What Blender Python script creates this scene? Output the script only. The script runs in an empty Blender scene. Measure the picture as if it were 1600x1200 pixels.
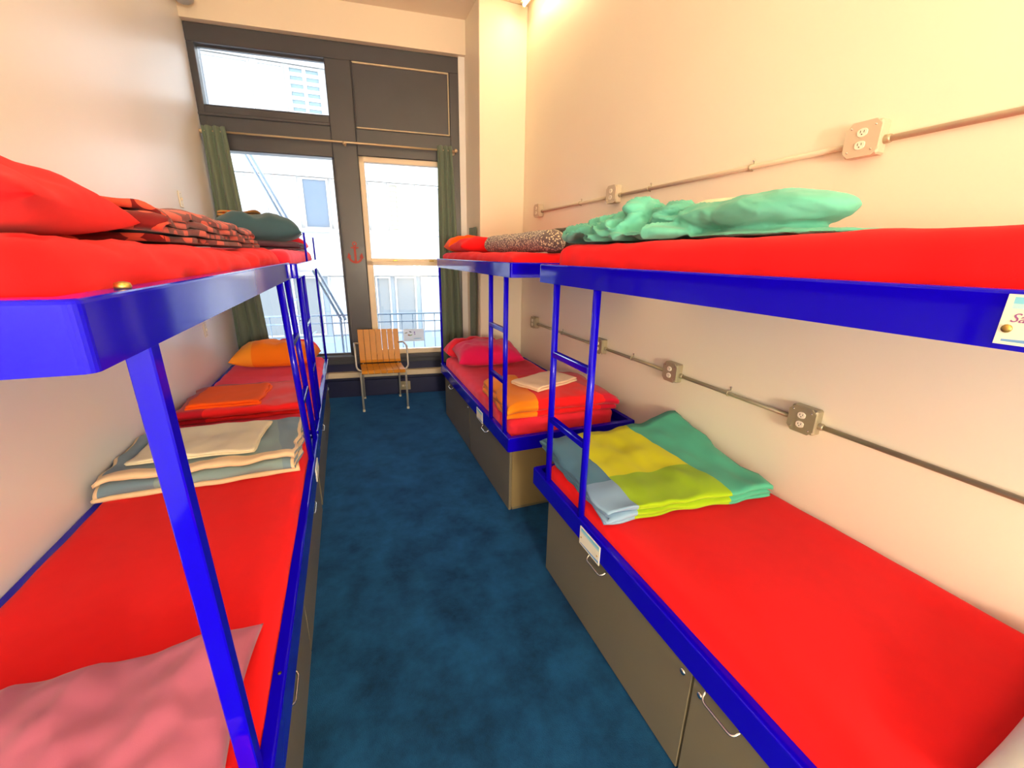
import bpy, bmesh, math, random
from mathutils import Vector, Matrix, noise
random.seed(4)
SC = bpy.context.scene
COL = SC.collection

# ---------------------------------------------------------------- camera
CAM_H = 1.6336
cam_d = bpy.data.cameras.new('camera'); cam = bpy.data.objects.new('camera', cam_d); COL.objects.link(cam)
cam_d.sensor_fit = 'HORIZONTAL'; cam_d.sensor_width = 36.0; cam_d.lens = 36.0*655.0/1600.0
cam_d.clip_start = .02
YAW, PITCH, ROLL = .3731, -.2962, .0161
fw = Vector((math.sin(YAW)*math.cos(PITCH), math.cos(YAW)*math.cos(PITCH), math.sin(PITCH)))
rt = Vector((math.cos(YAW), -math.sin(YAW), 0)); up = rt.cross(fw)
rt, up = rt*math.cos(ROLL)+up*math.sin(ROLL), up*math.cos(ROLL)-rt*math.sin(ROLL)
cam.matrix_world = Matrix(((rt.x, up.x, -fw.x, 0), (rt.y, up.y, -fw.y, 0), (rt.z, up.z, -fw.z, CAM_H), (0, 0, 0, 1)))
SC.camera = cam

# ---------------------------------------------------------------- sky and exposure
world = bpy.data.worlds.new('world'); SC.world = world; world.use_nodes = True
bg = world.node_tree.nodes['Background']
bg.inputs['Color'].default_value = (.90, .96, 1.0, 1); bg.inputs['Strength'].default_value = 14.0
VS = SC.view_settings
VS.view_transform = 'Standard'; VS.look = 'None'; VS.exposure = 0.08; VS.gamma = 1.0; VS.use_curve_mapping = False
SC.cycles.use_denoising = True
SC.cycles.max_bounces = 10; SC.cycles.diffuse_bounces = 6; SC.cycles.glossy_bounces = 4; SC.cycles.transparent_max_bounces = 12
SC.cycles.sample_clamp_indirect = 8.0
WARM = (1.0, .74, .42)
LAMP_SIDE, FILL_BACK, FILL_MID = 6.0, 390.0, 5.0

# ---------------------------------------------------------------- materials
def new_mat(name):
    m = bpy.data.materials.new(name); m.use_nodes = True
    return m, m.node_tree, m.node_tree.nodes['Principled BSDF']
def nd(t, typ, **kw):
    n = t.nodes.new(typ)
    for k, v in kw.items(): setattr(n, k, v)
    return n
def link(t, a, b): t.links.new(a, b)
def c4(c): return (c[0], c[1], c[2], 1.0)
def objcoord(t, scale=(1, 1, 1)):
    tc = nd(t, 'ShaderNodeTexCoord'); mp = nd(t, 'ShaderNodeMapping'); mp.inputs['Scale'].default_value = scale
    link(t, tc.outputs['Object'], mp.inputs['Vector']); return mp.outputs['Vector']
def add_bump(t, b, vec, scale, strength, dist=.002, detail=3):
    n = nd(t, 'ShaderNodeTexNoise'); n.inputs['Scale'].default_value = scale; n.inputs['Detail'].default_value = detail
    link(t, vec, n.inputs['Vector'])
    bp = nd(t, 'ShaderNodeBump'); bp.inputs['Strength'].default_value = strength; bp.inputs['Distance'].default_value = dist
    link(t, n.outputs['Fac'], bp.inputs['Height']); link(t, bp.outputs['Normal'], b.inputs['Normal'])
    return n
def vary(t, b, vec, col, amount, scale):
    n = nd(t, 'ShaderNodeTexNoise'); n.inputs['Scale'].default_value = scale; n.inputs['Detail'].default_value = 4
    link(t, vec, n.inputs['Vector'])
    mx = nd(t, 'ShaderNodeMix', data_type='RGBA')
    mx.inputs[6].default_value = c4([c*(1-amount) for c in col]); mx.inputs[7].default_value = c4([min(1, c*(1+amount)) for c in col])
    link(t, n.outputs['Fac'], mx.inputs[0]); link(t, mx.outputs[2], b.inputs['Base Color'])
def paint(name, col, rough=.5, vscale=3, vamt=.04, bump=.06, bscale=60, metal=0, coat=0, spec=.5):
    m, t, b = new_mat(name); v = objcoord(t)
    b.inputs['Roughness'].default_value = rough; b.inputs['Metallic'].default_value = metal
    b.inputs['Coat Weight'].default_value = coat; b.inputs['Coat Roughness'].default_value = .06
    b.inputs['Specular IOR Level'].default_value = spec
    vary(t, b, v, col, vamt, vscale)
    if bump: add_bump(t, b, v, bscale, bump)
    return m
def fabric(name, col, sheen=.25, bump=.25, rough=.9, vamt=.06, vscale=14):
    m, t, b = new_mat(name); v = objcoord(t)
    b.inputs['Roughness'].default_value = rough; b.inputs['Sheen Weight'].default_value = sheen
    b.inputs['Sheen Roughness'].default_value = .5; b.inputs['Specular IOR Level'].default_value = .2
    vary(t, b, v, col, vamt, vscale); add_bump(t, b, v, 420, bump, .001)
    return m
def patch_fabric(name, base, rules, sheen=.15):
    """flat coloured patches of a printed cloth by its own UV: rules = [(colour, [(a,b,c) meaning a*u+b*v > c])]"""
    m, t, b = new_mat(name); v = objcoord(t)
    b.inputs['Roughness'].default_value = .9; b.inputs['Sheen Weight'].default_value = sheen; b.inputs['Specular IOR Level'].default_value = .2
    uv = nd(t, 'ShaderNodeTexCoord'); sp = nd(t, 'ShaderNodeSeparateXYZ'); link(t, uv.outputs['UV'], sp.inputs[0])
    cur = None
    def M(op, x, y):
        n = nd(t, 'ShaderNodeMath', operation=op)
        for i, k in enumerate((x, y)):
            if isinstance(k, (int, float)): n.inputs[i].default_value = k
            else: link(t, k, n.inputs[i])
        return n.outputs[0]
    for col, conds in rules:
        fac = None
        for a, bb, c in conds:
            s = M('ADD', M('MULTIPLY', sp.outputs[0], a), M('MULTIPLY', sp.outputs[1], bb))
            g = M('GREATER_THAN', s, c); fac = g if fac is None else M('MULTIPLY', fac, g)
        mx = nd(t, 'ShaderNodeMix', data_type='RGBA'); link(t, fac, mx.inputs[0])
        if cur is None: mx.inputs[6].default_value = c4(base)
        else: link(t, cur, mx.inputs[6])
        mx.inputs[7].default_value = c4(col); cur = mx.outputs[2]
    link(t, cur, b.inputs['Base Color']); add_bump(t, b, v, 420, .25, .001)
    return m
def spots(name, base, spot, scale, size, sheen=.15, third=None):
    m, t, b = new_mat(name); v = objcoord(t)
    b.inputs['Roughness'].default_value = .9; b.inputs['Sheen Weight'].default_value = sheen; b.inputs['Specular IOR Level'].default_value = .2
    vo = nd(t, 'ShaderNodeTexVoronoi'); vo.inputs['Scale'].default_value = scale; link(t, v, vo.inputs['Vector'])
    lt = nd(t, 'ShaderNodeMath', operation='LESS_THAN'); lt.inputs[1].default_value = size; link(t, vo.outputs['Distance'], lt.inputs[0])
    mx = nd(t, 'ShaderNodeMix', data_type='RGBA'); mx.inputs[6].default_value = c4(base); mx.inputs[7].default_value = c4(spot)
    link(t, lt.outputs[0], mx.inputs[0]); out = mx.outputs[2]
    if third:
        n = nd(t, 'ShaderNodeTexNoise'); n.inputs['Scale'].default_value = 7; link(t, v, n.inputs['Vector'])
        g = nd(t, 'ShaderNodeMath', operation='GREATER_THAN'); g.inputs[1].default_value = .56; link(t, n.outputs['Fac'], g.inputs[0])
        m2 = nd(t, 'ShaderNodeMix', data_type='RGBA'); link(t, out, m2.inputs[6]); m2.inputs[7].default_value = c4(third); link(t, g.outputs[0], m2.inputs[0]); out = m2.outputs[2]
    link(t, out, b.inputs['Base Color']); add_bump(t, b, v, 300, .25, .001)
    return m
def glow(name, col, s):
    m, t, b = new_mat(name); b.inputs['Base Color'].default_value = c4(col)
    b.inputs['Emission Color'].default_value = c4(col); b.inputs['Emission Strength'].default_value = s; return m
def glass(name, tint=(1, 1, 1), refl=.06):
    m = bpy.data.materials.new(name); m.use_nodes = True; t = m.node_tree; t.nodes.clear()
    o = nd(t, 'ShaderNodeOutputMaterial'); tr = nd(t, 'ShaderNodeBsdfTransparent'); gl = nd(t, 'ShaderNodeBsdfGlossy')
    tr.inputs['Color'].default_value = c4(tint); gl.inputs['Roughness'].default_value = .02
    fr = nd(t, 'ShaderNodeFresnel'); fr.inputs['IOR'].default_value = 1.45
    mx = nd(t, 'ShaderNodeMixShader'); link(t, fr.outputs[0], mx.inputs[0]); link(t, tr.outputs[0], mx.inputs[1]); link(t, gl.outputs[0], mx.inputs[2])
    link(t, mx.outputs[0], o.inputs[0]); return m
def carpet_mat():
    m, t, b = new_mat('blue_carpet'); v = objcoord(t)
    b.inputs['Roughness'].default_value = .95; b.inputs['Sheen Weight'].default_value = 1.0; b.inputs['Sheen Roughness'].default_value = .35; b.inputs['Sheen Tint'].default_value = (.08, .30, .90, 1)
    b.inputs['Specular IOR Level'].default_value = .1
    n1 = nd(t, 'ShaderNodeTexNoise'); n1.inputs['Scale'].default_value = 5.5; n1.inputs['Detail'].default_value = 6; n1.inputs['Roughness'].default_value = .65
    link(t, v, n1.inputs['Vector'])
    r = nd(t, 'ShaderNodeValToRGB'); e = r.color_ramp.elements
    e[0].position = .32; e[0].color = (.004, .022, .060, 1); e[1].position = .68; e[1].color = (.010, .074, .190, 1)  # blotches put the shading of the pile direction into the colour
    link(t, n1.outputs['Fac'], r.inputs[0]); link(t, r.outputs[0], b.inputs['Base Color'])
    add_bump(t, b, v, 260, .7, .004)
    return m
M = {}
M['wall'] = paint('cream_wall_paint', (.86, .795, .635), .42, 2.0, .02, .05, 90)
M['wall_white'] = paint('white_wall_paint', (.86, .845, .82), .34, 2.0, .02, .05, 90)
M['ceil'] = paint('ceiling_paint', (.85, .75, .60), .6, 2.0, .02, .05, 90)
M['carpet'] = carpet_mat()
M['navy'] = paint('charcoal_blue_paint', (.062, .066, .080), .30, 4, .15, .05, 40)
M['navy_base'] = paint('navy_base_paint', (.006, .010, .060), .4, 4, .15, .05, 40)
M['cream_trim'] = paint('cream_trim_paint', (.72, .62, .45), .45, 8, .08, .08, 50)
M['bead'] = paint('worn_cream_bead', (.55, .47, .32), .6, 14, .25, .2, 80)
M['white_trim'] = paint('white_sash_paint', (.80, .68, .50), .4, 6, .05, .05, 60)
M['blue'] = paint('gloss_blue_enamel', (.005, .0005, .56), .07, 3, .05, 0, 25, coat=.0, spec=.24)
M['cab'] = paint('taupe_cabinet_paint', (.165, .142, .090), .38, 3, .05, .05, 70)
M['cabside'] = paint('tan_cabinet_side', (.23, .17, .075), .45, 3, .05, .05, 70)
M['steel'] = paint('bright_steel', (.75, .73, .68), .22, 5, .05, 0, metal=1)
M['galv'] = paint('galvanised_metal', (.42, .38, .26), .42, 12, .12, .05, 60, metal=.55)
M['beige_box'] = paint('painted_outlet_box', (.58, .49, .36), .5, 12, .06, .05, 60)
M['ivory'] = paint('ivory_plastic', (.88, .83, .68), .35, 5, .02, 0)
M['dark'] = paint('dark_slot', (.02, .018, .015), .6, 5, .02, 0)
M['brass'] = paint('old_brass', (.55, .38, .10), .35, 20, .1, 0, metal=.9)
M['rod'] = paint('brushed_brass_rod', (.62, .50, .33), .35, 8, .06, 0, metal=.5)
M['wood'] = paint('honey_beech', (.56, .225, .012), .42, 5, .08, .03, 40)
M['chrome'] = paint('satin_grey_tube', (.50, .49, .46), .35, 5, .03, 0, metal=.3)
M['curtain'] = fabric('green_curtain_cloth', (.15, .205, .155), .2, .3, vamt=.12, vscale=60)
M['anchor'] = paint('red_stencil_paint', (.42, .045, .03), .6, 20, .2, 0)
M['glass'] = glass('window_glass', (.97, .985, 1.0))
M['red'] = fabric('red_sheet', (.80, .006, .009), .05)
M['red_daylit'] = fabric('daylit_red_sheet', (.82, .022, .045), .80)  # red sheet near the window: pink daylight put into colour and sheen
M['red_daylit'].node_tree.nodes['Principled BSDF'].inputs['Sheen Tint'].default_value = (1, .22, .34, 1)
M['crimson'] = fabric('crimson_cloth', (.62, .006, .018), .2)
M['magenta'] = fabric('magenta_pillowcase', (.80, .010, .11), .2)
M['pink'] = fabric('dusty_pink_pillowcase', (.46, .12, .21), .2)
M['orange'] = fabric('orange_cloth', (.95, .105, .004), .03)
M['amber'] = fabric('amber_pillowcase', (.98, .28, .012), .15)
M['cream'] = fabric('cream_towel', (.78, .70, .50), .1, .5)
M['peach'] = fabric('peach_towel', (.88, .64, .44), .1, .5)
M['white_cloth'] = fabric('white_pillowcase', (.78, .80, .74), .1)
M['teal'] = fabric('turquoise_comforter', (.115, .45, .345), .15, .3)
M['tealgreen'] = fabric('slate_teal_pillowcase', (.045, .115, .155), .2)
M['plum'] = fabric('dark_plum_cloth', (.10, .055, .085), .1)
M['charcloth'] = fabric('charcoal_cloth', (.07, .065, .055), .1)

# ---------------------------------------------------------------- helpers
def tag(o, label=None, cat=None, group=None, kind=None):
    if label: o['label'] = label
    if cat: o['category'] = cat
    if group: o['group'] = group
    if kind: o['kind'] = kind
    return o
def thing(name, label, cat, loc, group=None, kind=None):
    o = bpy.data.objects.new(name, None); COL.objects.link(o); o.location = loc; o.empty_display_size = .1
    return tag(o, label, cat, group, kind)
def worldloc(o):
    v = Vector((0, 0, 0))
    while o is not None: v += Vector(o.location); o = o.parent
    return v
def mk(name, verts, faces, mat, parent=None, smooth=False, uvs=None, mats=None, midx=None):
    vs = [Vector(v) for v in verts]
    lo = Vector([min(v[i] for v in vs) for i in range(3)]); hi = Vector([max(v[i] for v in vs) for i in range(3)])
    org = Vector(((lo.x+hi.x)/2, (lo.y+hi.y)/2, lo.z))
    me = bpy.data.meshes.new(name); me.from_pydata([v-org for v in vs], [], faces); me.update()
    if uvs:
        ul = me.uv_layers.new(name='uv')
        for lp in me.loops: ul.data[lp.index].uv = uvs[lp.vertex_index]
    me.materials.append(mat)
    if mats:
        for x in mats: me.materials.append(x)
        for p, i in zip(me.polygons, midx): p.material_index = i
    if smooth: me.polygons.foreach_set('use_smooth', [True]*len(me.polygons))
    o = bpy.data.objects.new(name, me); COL.objects.link(o)
    if parent is not None: o.parent = parent; o.location = org - worldloc(parent)
    else: o.location = org
    return o
def from_bm(name, bm, mat, parent=None, smooth=False):
    bmesh.ops.recalc_face_normals(bm, faces=bm.faces)
    bm.verts.ensure_lookup_table(); bm.verts.index_update()
    vs = [v.co.copy() for v in bm.verts]; fs = [[v.index for v in f.verts] for f in bm.faces]; bm.free()
    return mk(name, vs, fs, mat, parent, smooth)
def bm_box(bm, x0, x1, y0, y1, z0, z1, bevel=0, fn=None, seg=1):
    vs = [bm.verts.new((x, y, z)) for x in (x0, x1) for y in (y0, y1) for z in (z0, z1)]
    fs = [(0, 1, 3, 2), (4, 6, 7, 5), (0, 4, 5, 1), (2, 3, 7, 6), (0, 2, 6, 4), (1, 5, 7, 3)]
    faces = [bm.faces.new([vs[i] for i in f]) for f in fs]
    allv = list(vs)
    if bevel:
        es = list({e for f in faces for e in f.edges})
        r = bmesh.ops.bevel(bm, geom=es, offset=bevel, segments=seg, affect='EDGES', profile=.5)
        allv = list({v for f in r['faces'] for v in f.verts} | {v for v in vs if v.is_valid})
    if fn:
        for v in allv: v.co = fn(v.co)
    return allv
def box(name, x0, x1, y0, y1, z0, z1, mat, parent=None, bevel=0, fn=None, seg=1):
    bm = bmesh.new(); bm_box(bm, x0, x1, y0, y1, z0, z1, bevel, fn, seg)
    return from_bm(name, bm, mat, parent)
def boxes(name, lst, mat, parent=None, bevel=0, fn=None):
    bm = bmesh.new()
    for b in lst: bm_box(bm, *b, bevel=bevel, fn=fn)
    return from_bm(name, bm, mat, parent)
def frame_of(d):
    d = d.normalized(); a = Vector((0, 0, 1)) if abs(d.z) < .9 else Vector((1, 0, 0))
    u = d.cross(a).normalized(); return u, d.cross(u).normalized()
def bm_tube(bm, pts, r, n=10, cap=True):
    pts = [Vector(p) for p in pts]; rings = []
    u = None
    for i, p in enumerate(pts):
        d = (pts[min(i+1, len(pts)-1)]-pts[max(i-1, 0)]).normalized()
        if u is None: u, w = frame_of(d)
        else:
            u = (u - d*u.dot(d)).normalized()
        w = d.cross(u)
        rings.append([bm.verts.new(p+u*(r*math.cos(2*math.pi*k/n))+w*(r*math.sin(2*math.pi*k/n))) for k in range(n)])
    for a, b in zip(rings, rings[1:]):
        for k in range(n): bm.faces.new((a[k], a[(k+1) % n], b[(k+1) % n], b[k]))
    if cap:
        bm.faces.new(rings[0][::-1]); bm.faces.new(rings[-1])
def tube(name, pts, r, mat, parent=None, n=10):
    bm = bmesh.new(); bm_tube(bm, pts, r, n); o = from_bm(name, bm, mat, parent, True); return o
def arc_path(pts, rad, seg=6):
    """polyline with rounded corners"""
    pts = [Vector(p) for p in pts]; out = [pts[0]]
    for a, b, c in zip(pts, pts[1:], pts[2:]):
        d1 = (a-b); d2 = (c-b); r = min(rad, d1.length*.49, d2.length*.49)
        p, q = b+d1.normalized()*r, b+d2.normalized()*r
        for i in range(seg+1):
            s = i/seg; out.append(p*(1-s)**2+b*2*s*(1-s)+q*s**2)
    out.append(pts[-1]); return out
def lathe(name, prof, centre, axis, mat, parent=None, n=20):
    """profile [(r, h)] turned round the axis"""
    bm = bmesh.new(); c = Vector(centre); ax = Vector(axis).normalized(); u, w = frame_of(ax); rings = []
    for r, h in prof:
        rings.append([bm.verts.new(c+ax*h+u*(r*math.cos(2*math.pi*k/n))+w*(r*math.sin(2*math.pi*k/n))) for k in range(n)])
    for a, b in zip(rings, rings[1:]):
        for k in range(n): bm.faces.new((a[k], a[(k+1) % n], b[(k+1) % n], b[k]))
    bm.faces.new(rings[0][::-1]); bm.faces.new(rings[-1])
    return from_bm(name, bm, mat, parent, True)
def nz(x, y, z, s=1.0): return noise.noise(Vector((x*s, y*s, z*s)))
def ridge(x, y, z): return 1-abs(noise.noise(Vector((x, y, z))))*2
def text_part(name, body, size, origin, right, upv, mat, parent, thick=.0006, shear=0.0):
    cu = bpy.data.curves.new(name, 'FONT'); cu.body = body; cu.size = size; cu.extrude = thick; cu.shear = shear; cu.resolution_u = 3
    ob = bpy.data.objects.new(name, cu); COL.objects.link(ob)
    dg = bpy.context.evaluated_depsgraph_get(); me = bpy.data.meshes.new_from_object(ob.evaluated_get(dg))
    vs = [Vector(origin)+Vector(right)*v.co.x+Vector(upv)*v.co.y+Vector(right).cross(Vector(upv))*v.co.z for v in me.vertices]
    fs = [list(p.vertices) for p in me.polygons]
    bpy.data.objects.remove(ob); bpy.data.meshes.remove(me)
    return mk(name, vs, fs, mat, parent)

# ---- soft goods
def rotz(p, c, a):
    x, y = p.x-c[0], p.y-c[1]; return Vector((c[0]+x*math.cos(a)-y*math.sin(a), c[1]+x*math.sin(a)+y*math.cos(a), p.z))
def cushion(name, cx, cy, z0, w, d, h, mat, parent=None, label=None, cat=None, ang=0, wr=.012, seed=0, n=40, pw=3.2, sag=None, wscale=7, corner=.06, group=None, tilt=None, flat=.35):
    """a pillow: two skins that meet at a pinched seam with pointed corners and creases"""
    top, bot = [], []
    for j in range(n+1):
        for i in range(n+1):
            u = -1+2*i/n; v = -1+2*j/n
            # pinched sides: corners reach out, middles pull in
            x = u*(1-corner*(1-abs(v)**2)*abs(u)**3); y = v*(1-corner*(1-abs(u)**2)*abs(v)**3)
            e = max(0, (1-abs(u)**pw))*max(0, (1-abs(v)**pw)); th = e**.5
            px, py = x*w/2, y*d/2
            f1 = nz(px*wscale+seed*3.1, py*wscale*.6, seed)*.6+nz(px*wscale*2.3, py*wscale*1.7+seed, seed+5)*.35
            rg = ridge(px*wscale*.7+seed, py*wscale*.5, seed+9)-.5
            zt = h*(1-flat)*th*(1+.18*f1)+wr*(f1+rg)*min(1, th*1.6)
            zb = -h*flat*th
            top.append((px, py, zt)); bot.append((px, py, zb))
    vs, fs, uv = [], [], []
    for (x, y, z) in top: vs.append(Vector((x, y, z))); uv.append((x/w+.5, y/d+.5))
    N = (n+1)
    idx = lambda i, j: j*N+i
    for j in range(n):
        for i in range(n): fs.append((idx(i, j), idx(i+1, j), idx(i+1, j+1), idx(i, j+1)))
    bmap = {}
    for j in range(N):
        for i in range(N):
            if i in (0, n) or j in (0, n): bmap[(i, j)] = idx(i, j)
            else: bmap[(i, j)] = len(vs); vs.append(Vector(bot[idx(i, j)])); uv.append((i/n, j/n))
    for j in range(n):
        for i in range(n): fs.append((bmap[(i, j)], bmap[(i, j+1)], bmap[(i+1, j+1)], bmap[(i+1, j)]))
    zz = h*flat
    out = []
    for v in vs:
        q = Vector((v.x, v.y, v.z+zz))
        if tilt: q.z += tilt[0]*(v.x/w+.5)+tilt[1]*(v.y/d+.5)
        q = Vector((q.x*math.cos(ang)-q.y*math.sin(ang)+cx, q.x*math.sin(ang)+q.y*math.cos(ang)+cy, q.z+z0))
        if sag: q.z += sag(q.x, q.y)
        out.append(q)
    zmin = min(p.z for p in out)
    o = mk(name, out, fs, mat, parent, True, uv)
    if label: tag(o, label, cat or 'pillow', group)
    return o
def folded(name, cx, cy, z0, w, d, layers, t, mat, parent=None, label=None, cat=None, ang=0, seed=0, nx=46, wav=.010, along='y', hem=None, gap=.35, lift=None, group=None, puff=.0, edge=.02):
    """a cloth folded over itself: a serpentine strip of real thickness, w across and d deep"""
    path = []; r = t*.5*(1+gap)
    ns = 16
    for L in range(layers):
        zc = t*.5+L*2*r
        sh = .03*d*nz(L*3.3, seed, 1)
        ys = [(-d/2+r)+(d-2*r)*k/ns for k in range(ns+1)]
        if L % 2: ys = ys[::-1]
        for y in ys: path.append((y+sh, zc))
        if L < layers-1:
            s = 1 if L % 2 == 0 else -1; yb = ys[-1]+sh
            for k in range(1, 6):
                a = math.pi*k/6; path.append((yb+s*r*math.sin(a), zc+r*(1-math.cos(a))))
    P = [Vector((p[0], p[1])) for p in path]; m = len(P)
    left, right = [], []
    for k in range(m):
        dd = (P[min(k+1, m-1)]-P[max(k-1, 0)]).normalized(); nn = Vector((-dd.y, dd.x))
        left.append(P[k]+nn*t*.48); right.append(P[k]-nn*t*.48)
    loop = left+right[::-1]; K = len(loop)
    H = t*.5+(layers-1)*2*r+t*.5
    vs, uv, fs = [], [], []
    for i in range(nx+1):
        u = i/nx; x = (u-.5)*w
        for k, p in enumerate(loop):
            kk = k if k < m else 2*m-1-k
            lay = kk/(m-1)*layers
            e = max(0, abs(2*u-1)-.8)/.2
            xo = x*(1+edge*nz(p.x*6, lay*1.7, seed+2))+math.copysign(1, x)*e*.02*nz(p.x*9, lay*2.1, seed)
            f = p.y/H
            z = p.y*(1-.22*e*e)+f*wav*(nz(x*6, p.x*6, seed)+.6*nz(x*13, p.x*11, seed+4)) + puff*f*(1-(2*u-1)**4)*(1-min(1, abs(2*p.x/d))**4)
            y = p.x+wav*1.2*nz(x*7, p.y*30, seed+7)
            vs.append(Vector((xo, y, max(z, 0)))); uv.append((u, p.x/d+.5))
    for i in range(nx):
        for k in range(K):
            a, b = i*K+k, i*K+(k+1) % K; fs.append((a, b, b+K, a+K))
    for base, flip in ((0, False), (nx*K, True)):
        for k in range(m-1):
            q = (base+k, base+k+1, base+K-2-k, base+K-1-k); fs.append(q if flip else q[::-1])
    out = []
    for v in vs:
        x, y = (v.x, v.y) if along == 'y' else (-v.y, v.x)
        q = Vector((x*math.cos(ang)-y*math.sin(ang)+cx, x*math.sin(ang)+y*math.cos(ang)+cy, v.z+z0))
        if lift: q.z += lift(q.x, q.y)
        out.append(q)
    mats = midx = None
    if hem:
        mats = [hem]; midx = []
        for i in range(nx):
            for k in range(K):
                kk = k if k < m else 2*m-1-k
                midx.append(1 if (kk < 2 or kk > m-3 or i < 1 or i >= nx-1) else 0)
        midx += [0]*(2*(m-1))
    o = mk(name, out, fs, mat, parent, True, uv, mats, midx)
    if label: tag(o, label, cat or 'blanket', group)
    return o
def heap(name, lumps, mat, parent=None, voxel=.010, smooth_it=4, amp=.010, freq=(18, 9, 14), seed=0, floor_z=None, fine=.004):
    bm = bmesh.new()
    for (c, r, az, pit) in lumps:
        mt = Matrix.Translation(c) @ Matrix.Rotation(az, 4, 'Z') @ Matrix.Rotation(pit, 4, 'Y') @ Matrix.Diagonal((r[0], r[1], r[2], 1))
        bmesh.ops.create_icosphere(bm, subdivisions=3, radius=1, matrix=mt)
    me = bpy.data.meshes.new('tmp'); bm.to_mesh(me); bm.free()
    ob = bpy.data.objects.new('tmp', me); COL.objects.link(ob)
    rm = ob.modifiers.new('r', 'REMESH'); rm.mode = 'VOXEL'; rm.voxel_size = voxel
    sm = ob.modifiers.new('s', 'SMOOTH'); sm.iterations = smooth_it; sm.factor = .5
    dg = bpy.context.evaluated_depsgraph_get(); m2 = bpy.data.meshes.new_from_object(ob.evaluated_get(dg))
    vs = []
    for v in m2.vertices:
        p = v.co.copy(); nn = v.normal
        q = Vector((p.x*freq[0], p.y*freq[1], p.z*freq[2]))+Vector((seed, seed*2, 0))
        wq = q+Vector((noise.noise(q*.6), noise.noise(q*.6+Vector((9, 1, 3))), noise.noise(q*.6+Vector((2, 7, 5)))))*1.3
        rd = 1-min(1, abs(noise.noise(wq))*2.4)**.8
        a_ = amp(p) if callable(amp) else amp
        p = p+nn*(a_*(rd-.62)+fine*noise.noise(wq*2.7))
        if floor_z is not None: p.z = max(p.z, floor_z)
        vs.append(p)
    fs = [list(f.vertices) for f in m2.polygons]
    bpy.data.objects.remove(ob); bpy.data.meshes.remove(m2); bpy.data.meshes.remove(me)
    return mk(name, vs, fs, mat, parent, True)
def mattress(x0, x1, y0, y1, z0, z1, mat, label, seed=0, wr=.006, group='sheeted mattresses'):
    """soft edged slab in a fitted sheet, drawn creases along its sides"""
    nx, ny, ns = 26, 56, 7; r = .045
    vs, fs = [], []
    cx, cy = (x0+x1)/2, (y0+y1)/2; hx, hy = (x1-x0)/2, (y1-y0)/2
    # rings from the bottom of the side up over the edge to the middle of the top
    per = []
    nxx, nyy = 30, 60
    for i in range(nxx): per.append((-1+2*i/nxx, -1))
    for i in range(nyy): per.append((1, -1+2*i/nyy))
    for i in range(nxx): per.append((1-2*i/nxx, 1))
    for i in range(nyy): per.append((-1, 1-2*i/nyy))
    K = len(per); prof = [(0, z0)]
    for k in range(1, 5): prof.append((0, z0+(z1-r-z0)*k/4))
    for k in range(1, 6):
        a = math.pi/2*k/5; prof.append((r*(1-math.cos(a)), z1-r+r*math.sin(a)))
    for s in (.10, .18, .28, .42, .60, .80): prof.append((r+s*min(hx, hy)*.98-.03, z1))
    for li, (ins, z) in enumerate(prof):
        for (u, v) in per:
            # rounded plan corners
            cr = .06; ax, ay = hx-ins, hy-ins; x, y = u*hx, v*hy
            sx = ax/hx; sy = ay/hy; x *= sx; y *= sy
            ex, ey = abs(x)-(ax-cr), abs(y)-(ay-cr)
            if ex > 0 and ey > 0 and ins < .2:
                L = math.hypot(ex, ey); mxe = max(ex, ey)
                if L > 0: x = math.copysign(ax-cr+ex/L*mxe, x); y = math.copysign(ay-cr+ey/L*mxe, y)
            f = nz(x*5, y*5, z*3+seed*2.3)+.6*nz(x*11+z*14, y*11+z*14, seed)
            top = min(1, max(0, (z-z0)/(z1-z0)))
            dz = wr*1.3*f*top - (.006*top if ins > .1 else 0)+.006*nz(x*1.2, y*1.2, seed+3)*top
            nxn = wr*1.6*(nz(y*9+x*9, z*10, seed+11)+.7*nz(y*4+x*4+z*18, z*6, seed+5))
            ox = nxn*(u if abs(u) == 1 else 0)*(1 if ins < .05 else 0); oy = nxn*(v if abs(v) == 1 else 0)*(1 if ins < .05 else 0)
            vs.append(Vector((cx+x+ox, cy+y+oy, z+dz)))
    for a in range(len(prof)-1):
        for k in range(K):
            i, j = a*K+k, a*K+(k+1) % K; fs.append((i, j, j+K, i+K))
    last = (len(prof)-1)*K
    fs.append(tuple(last+k for k in range(K))); fs.append(tuple(range(K-1, -1, -1)))
    o = mk('mattress', vs, fs, mat, None, True)
    return tag(o, label, 'mattress', group)

# ---------------------------------------------------------------- room measures
XWL, XWR, ZC, YB = -1.136, 1.83, 3.87, -3.2
XR, XL, XLN = .8636, -.243, -.2776
NW = Vector((.10737, .99422, 0))            # out through the window wall
def wy(x): return 5.10-.108*x
def W(p):  # wall coordinates (x, d, z) to world
    return Vector((p.x, wy(p.x), p.z))+NW*p.y
def wbox(name, x0, x1, d0, d1, z0, z1, mat, parent=None, bevel=0): return box(name, x0, x1, d0, d1, z0, z1, mat, parent, bevel, W)
def struct(o, label, cat): return tag(o, label, cat, None, 'structure')

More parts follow.
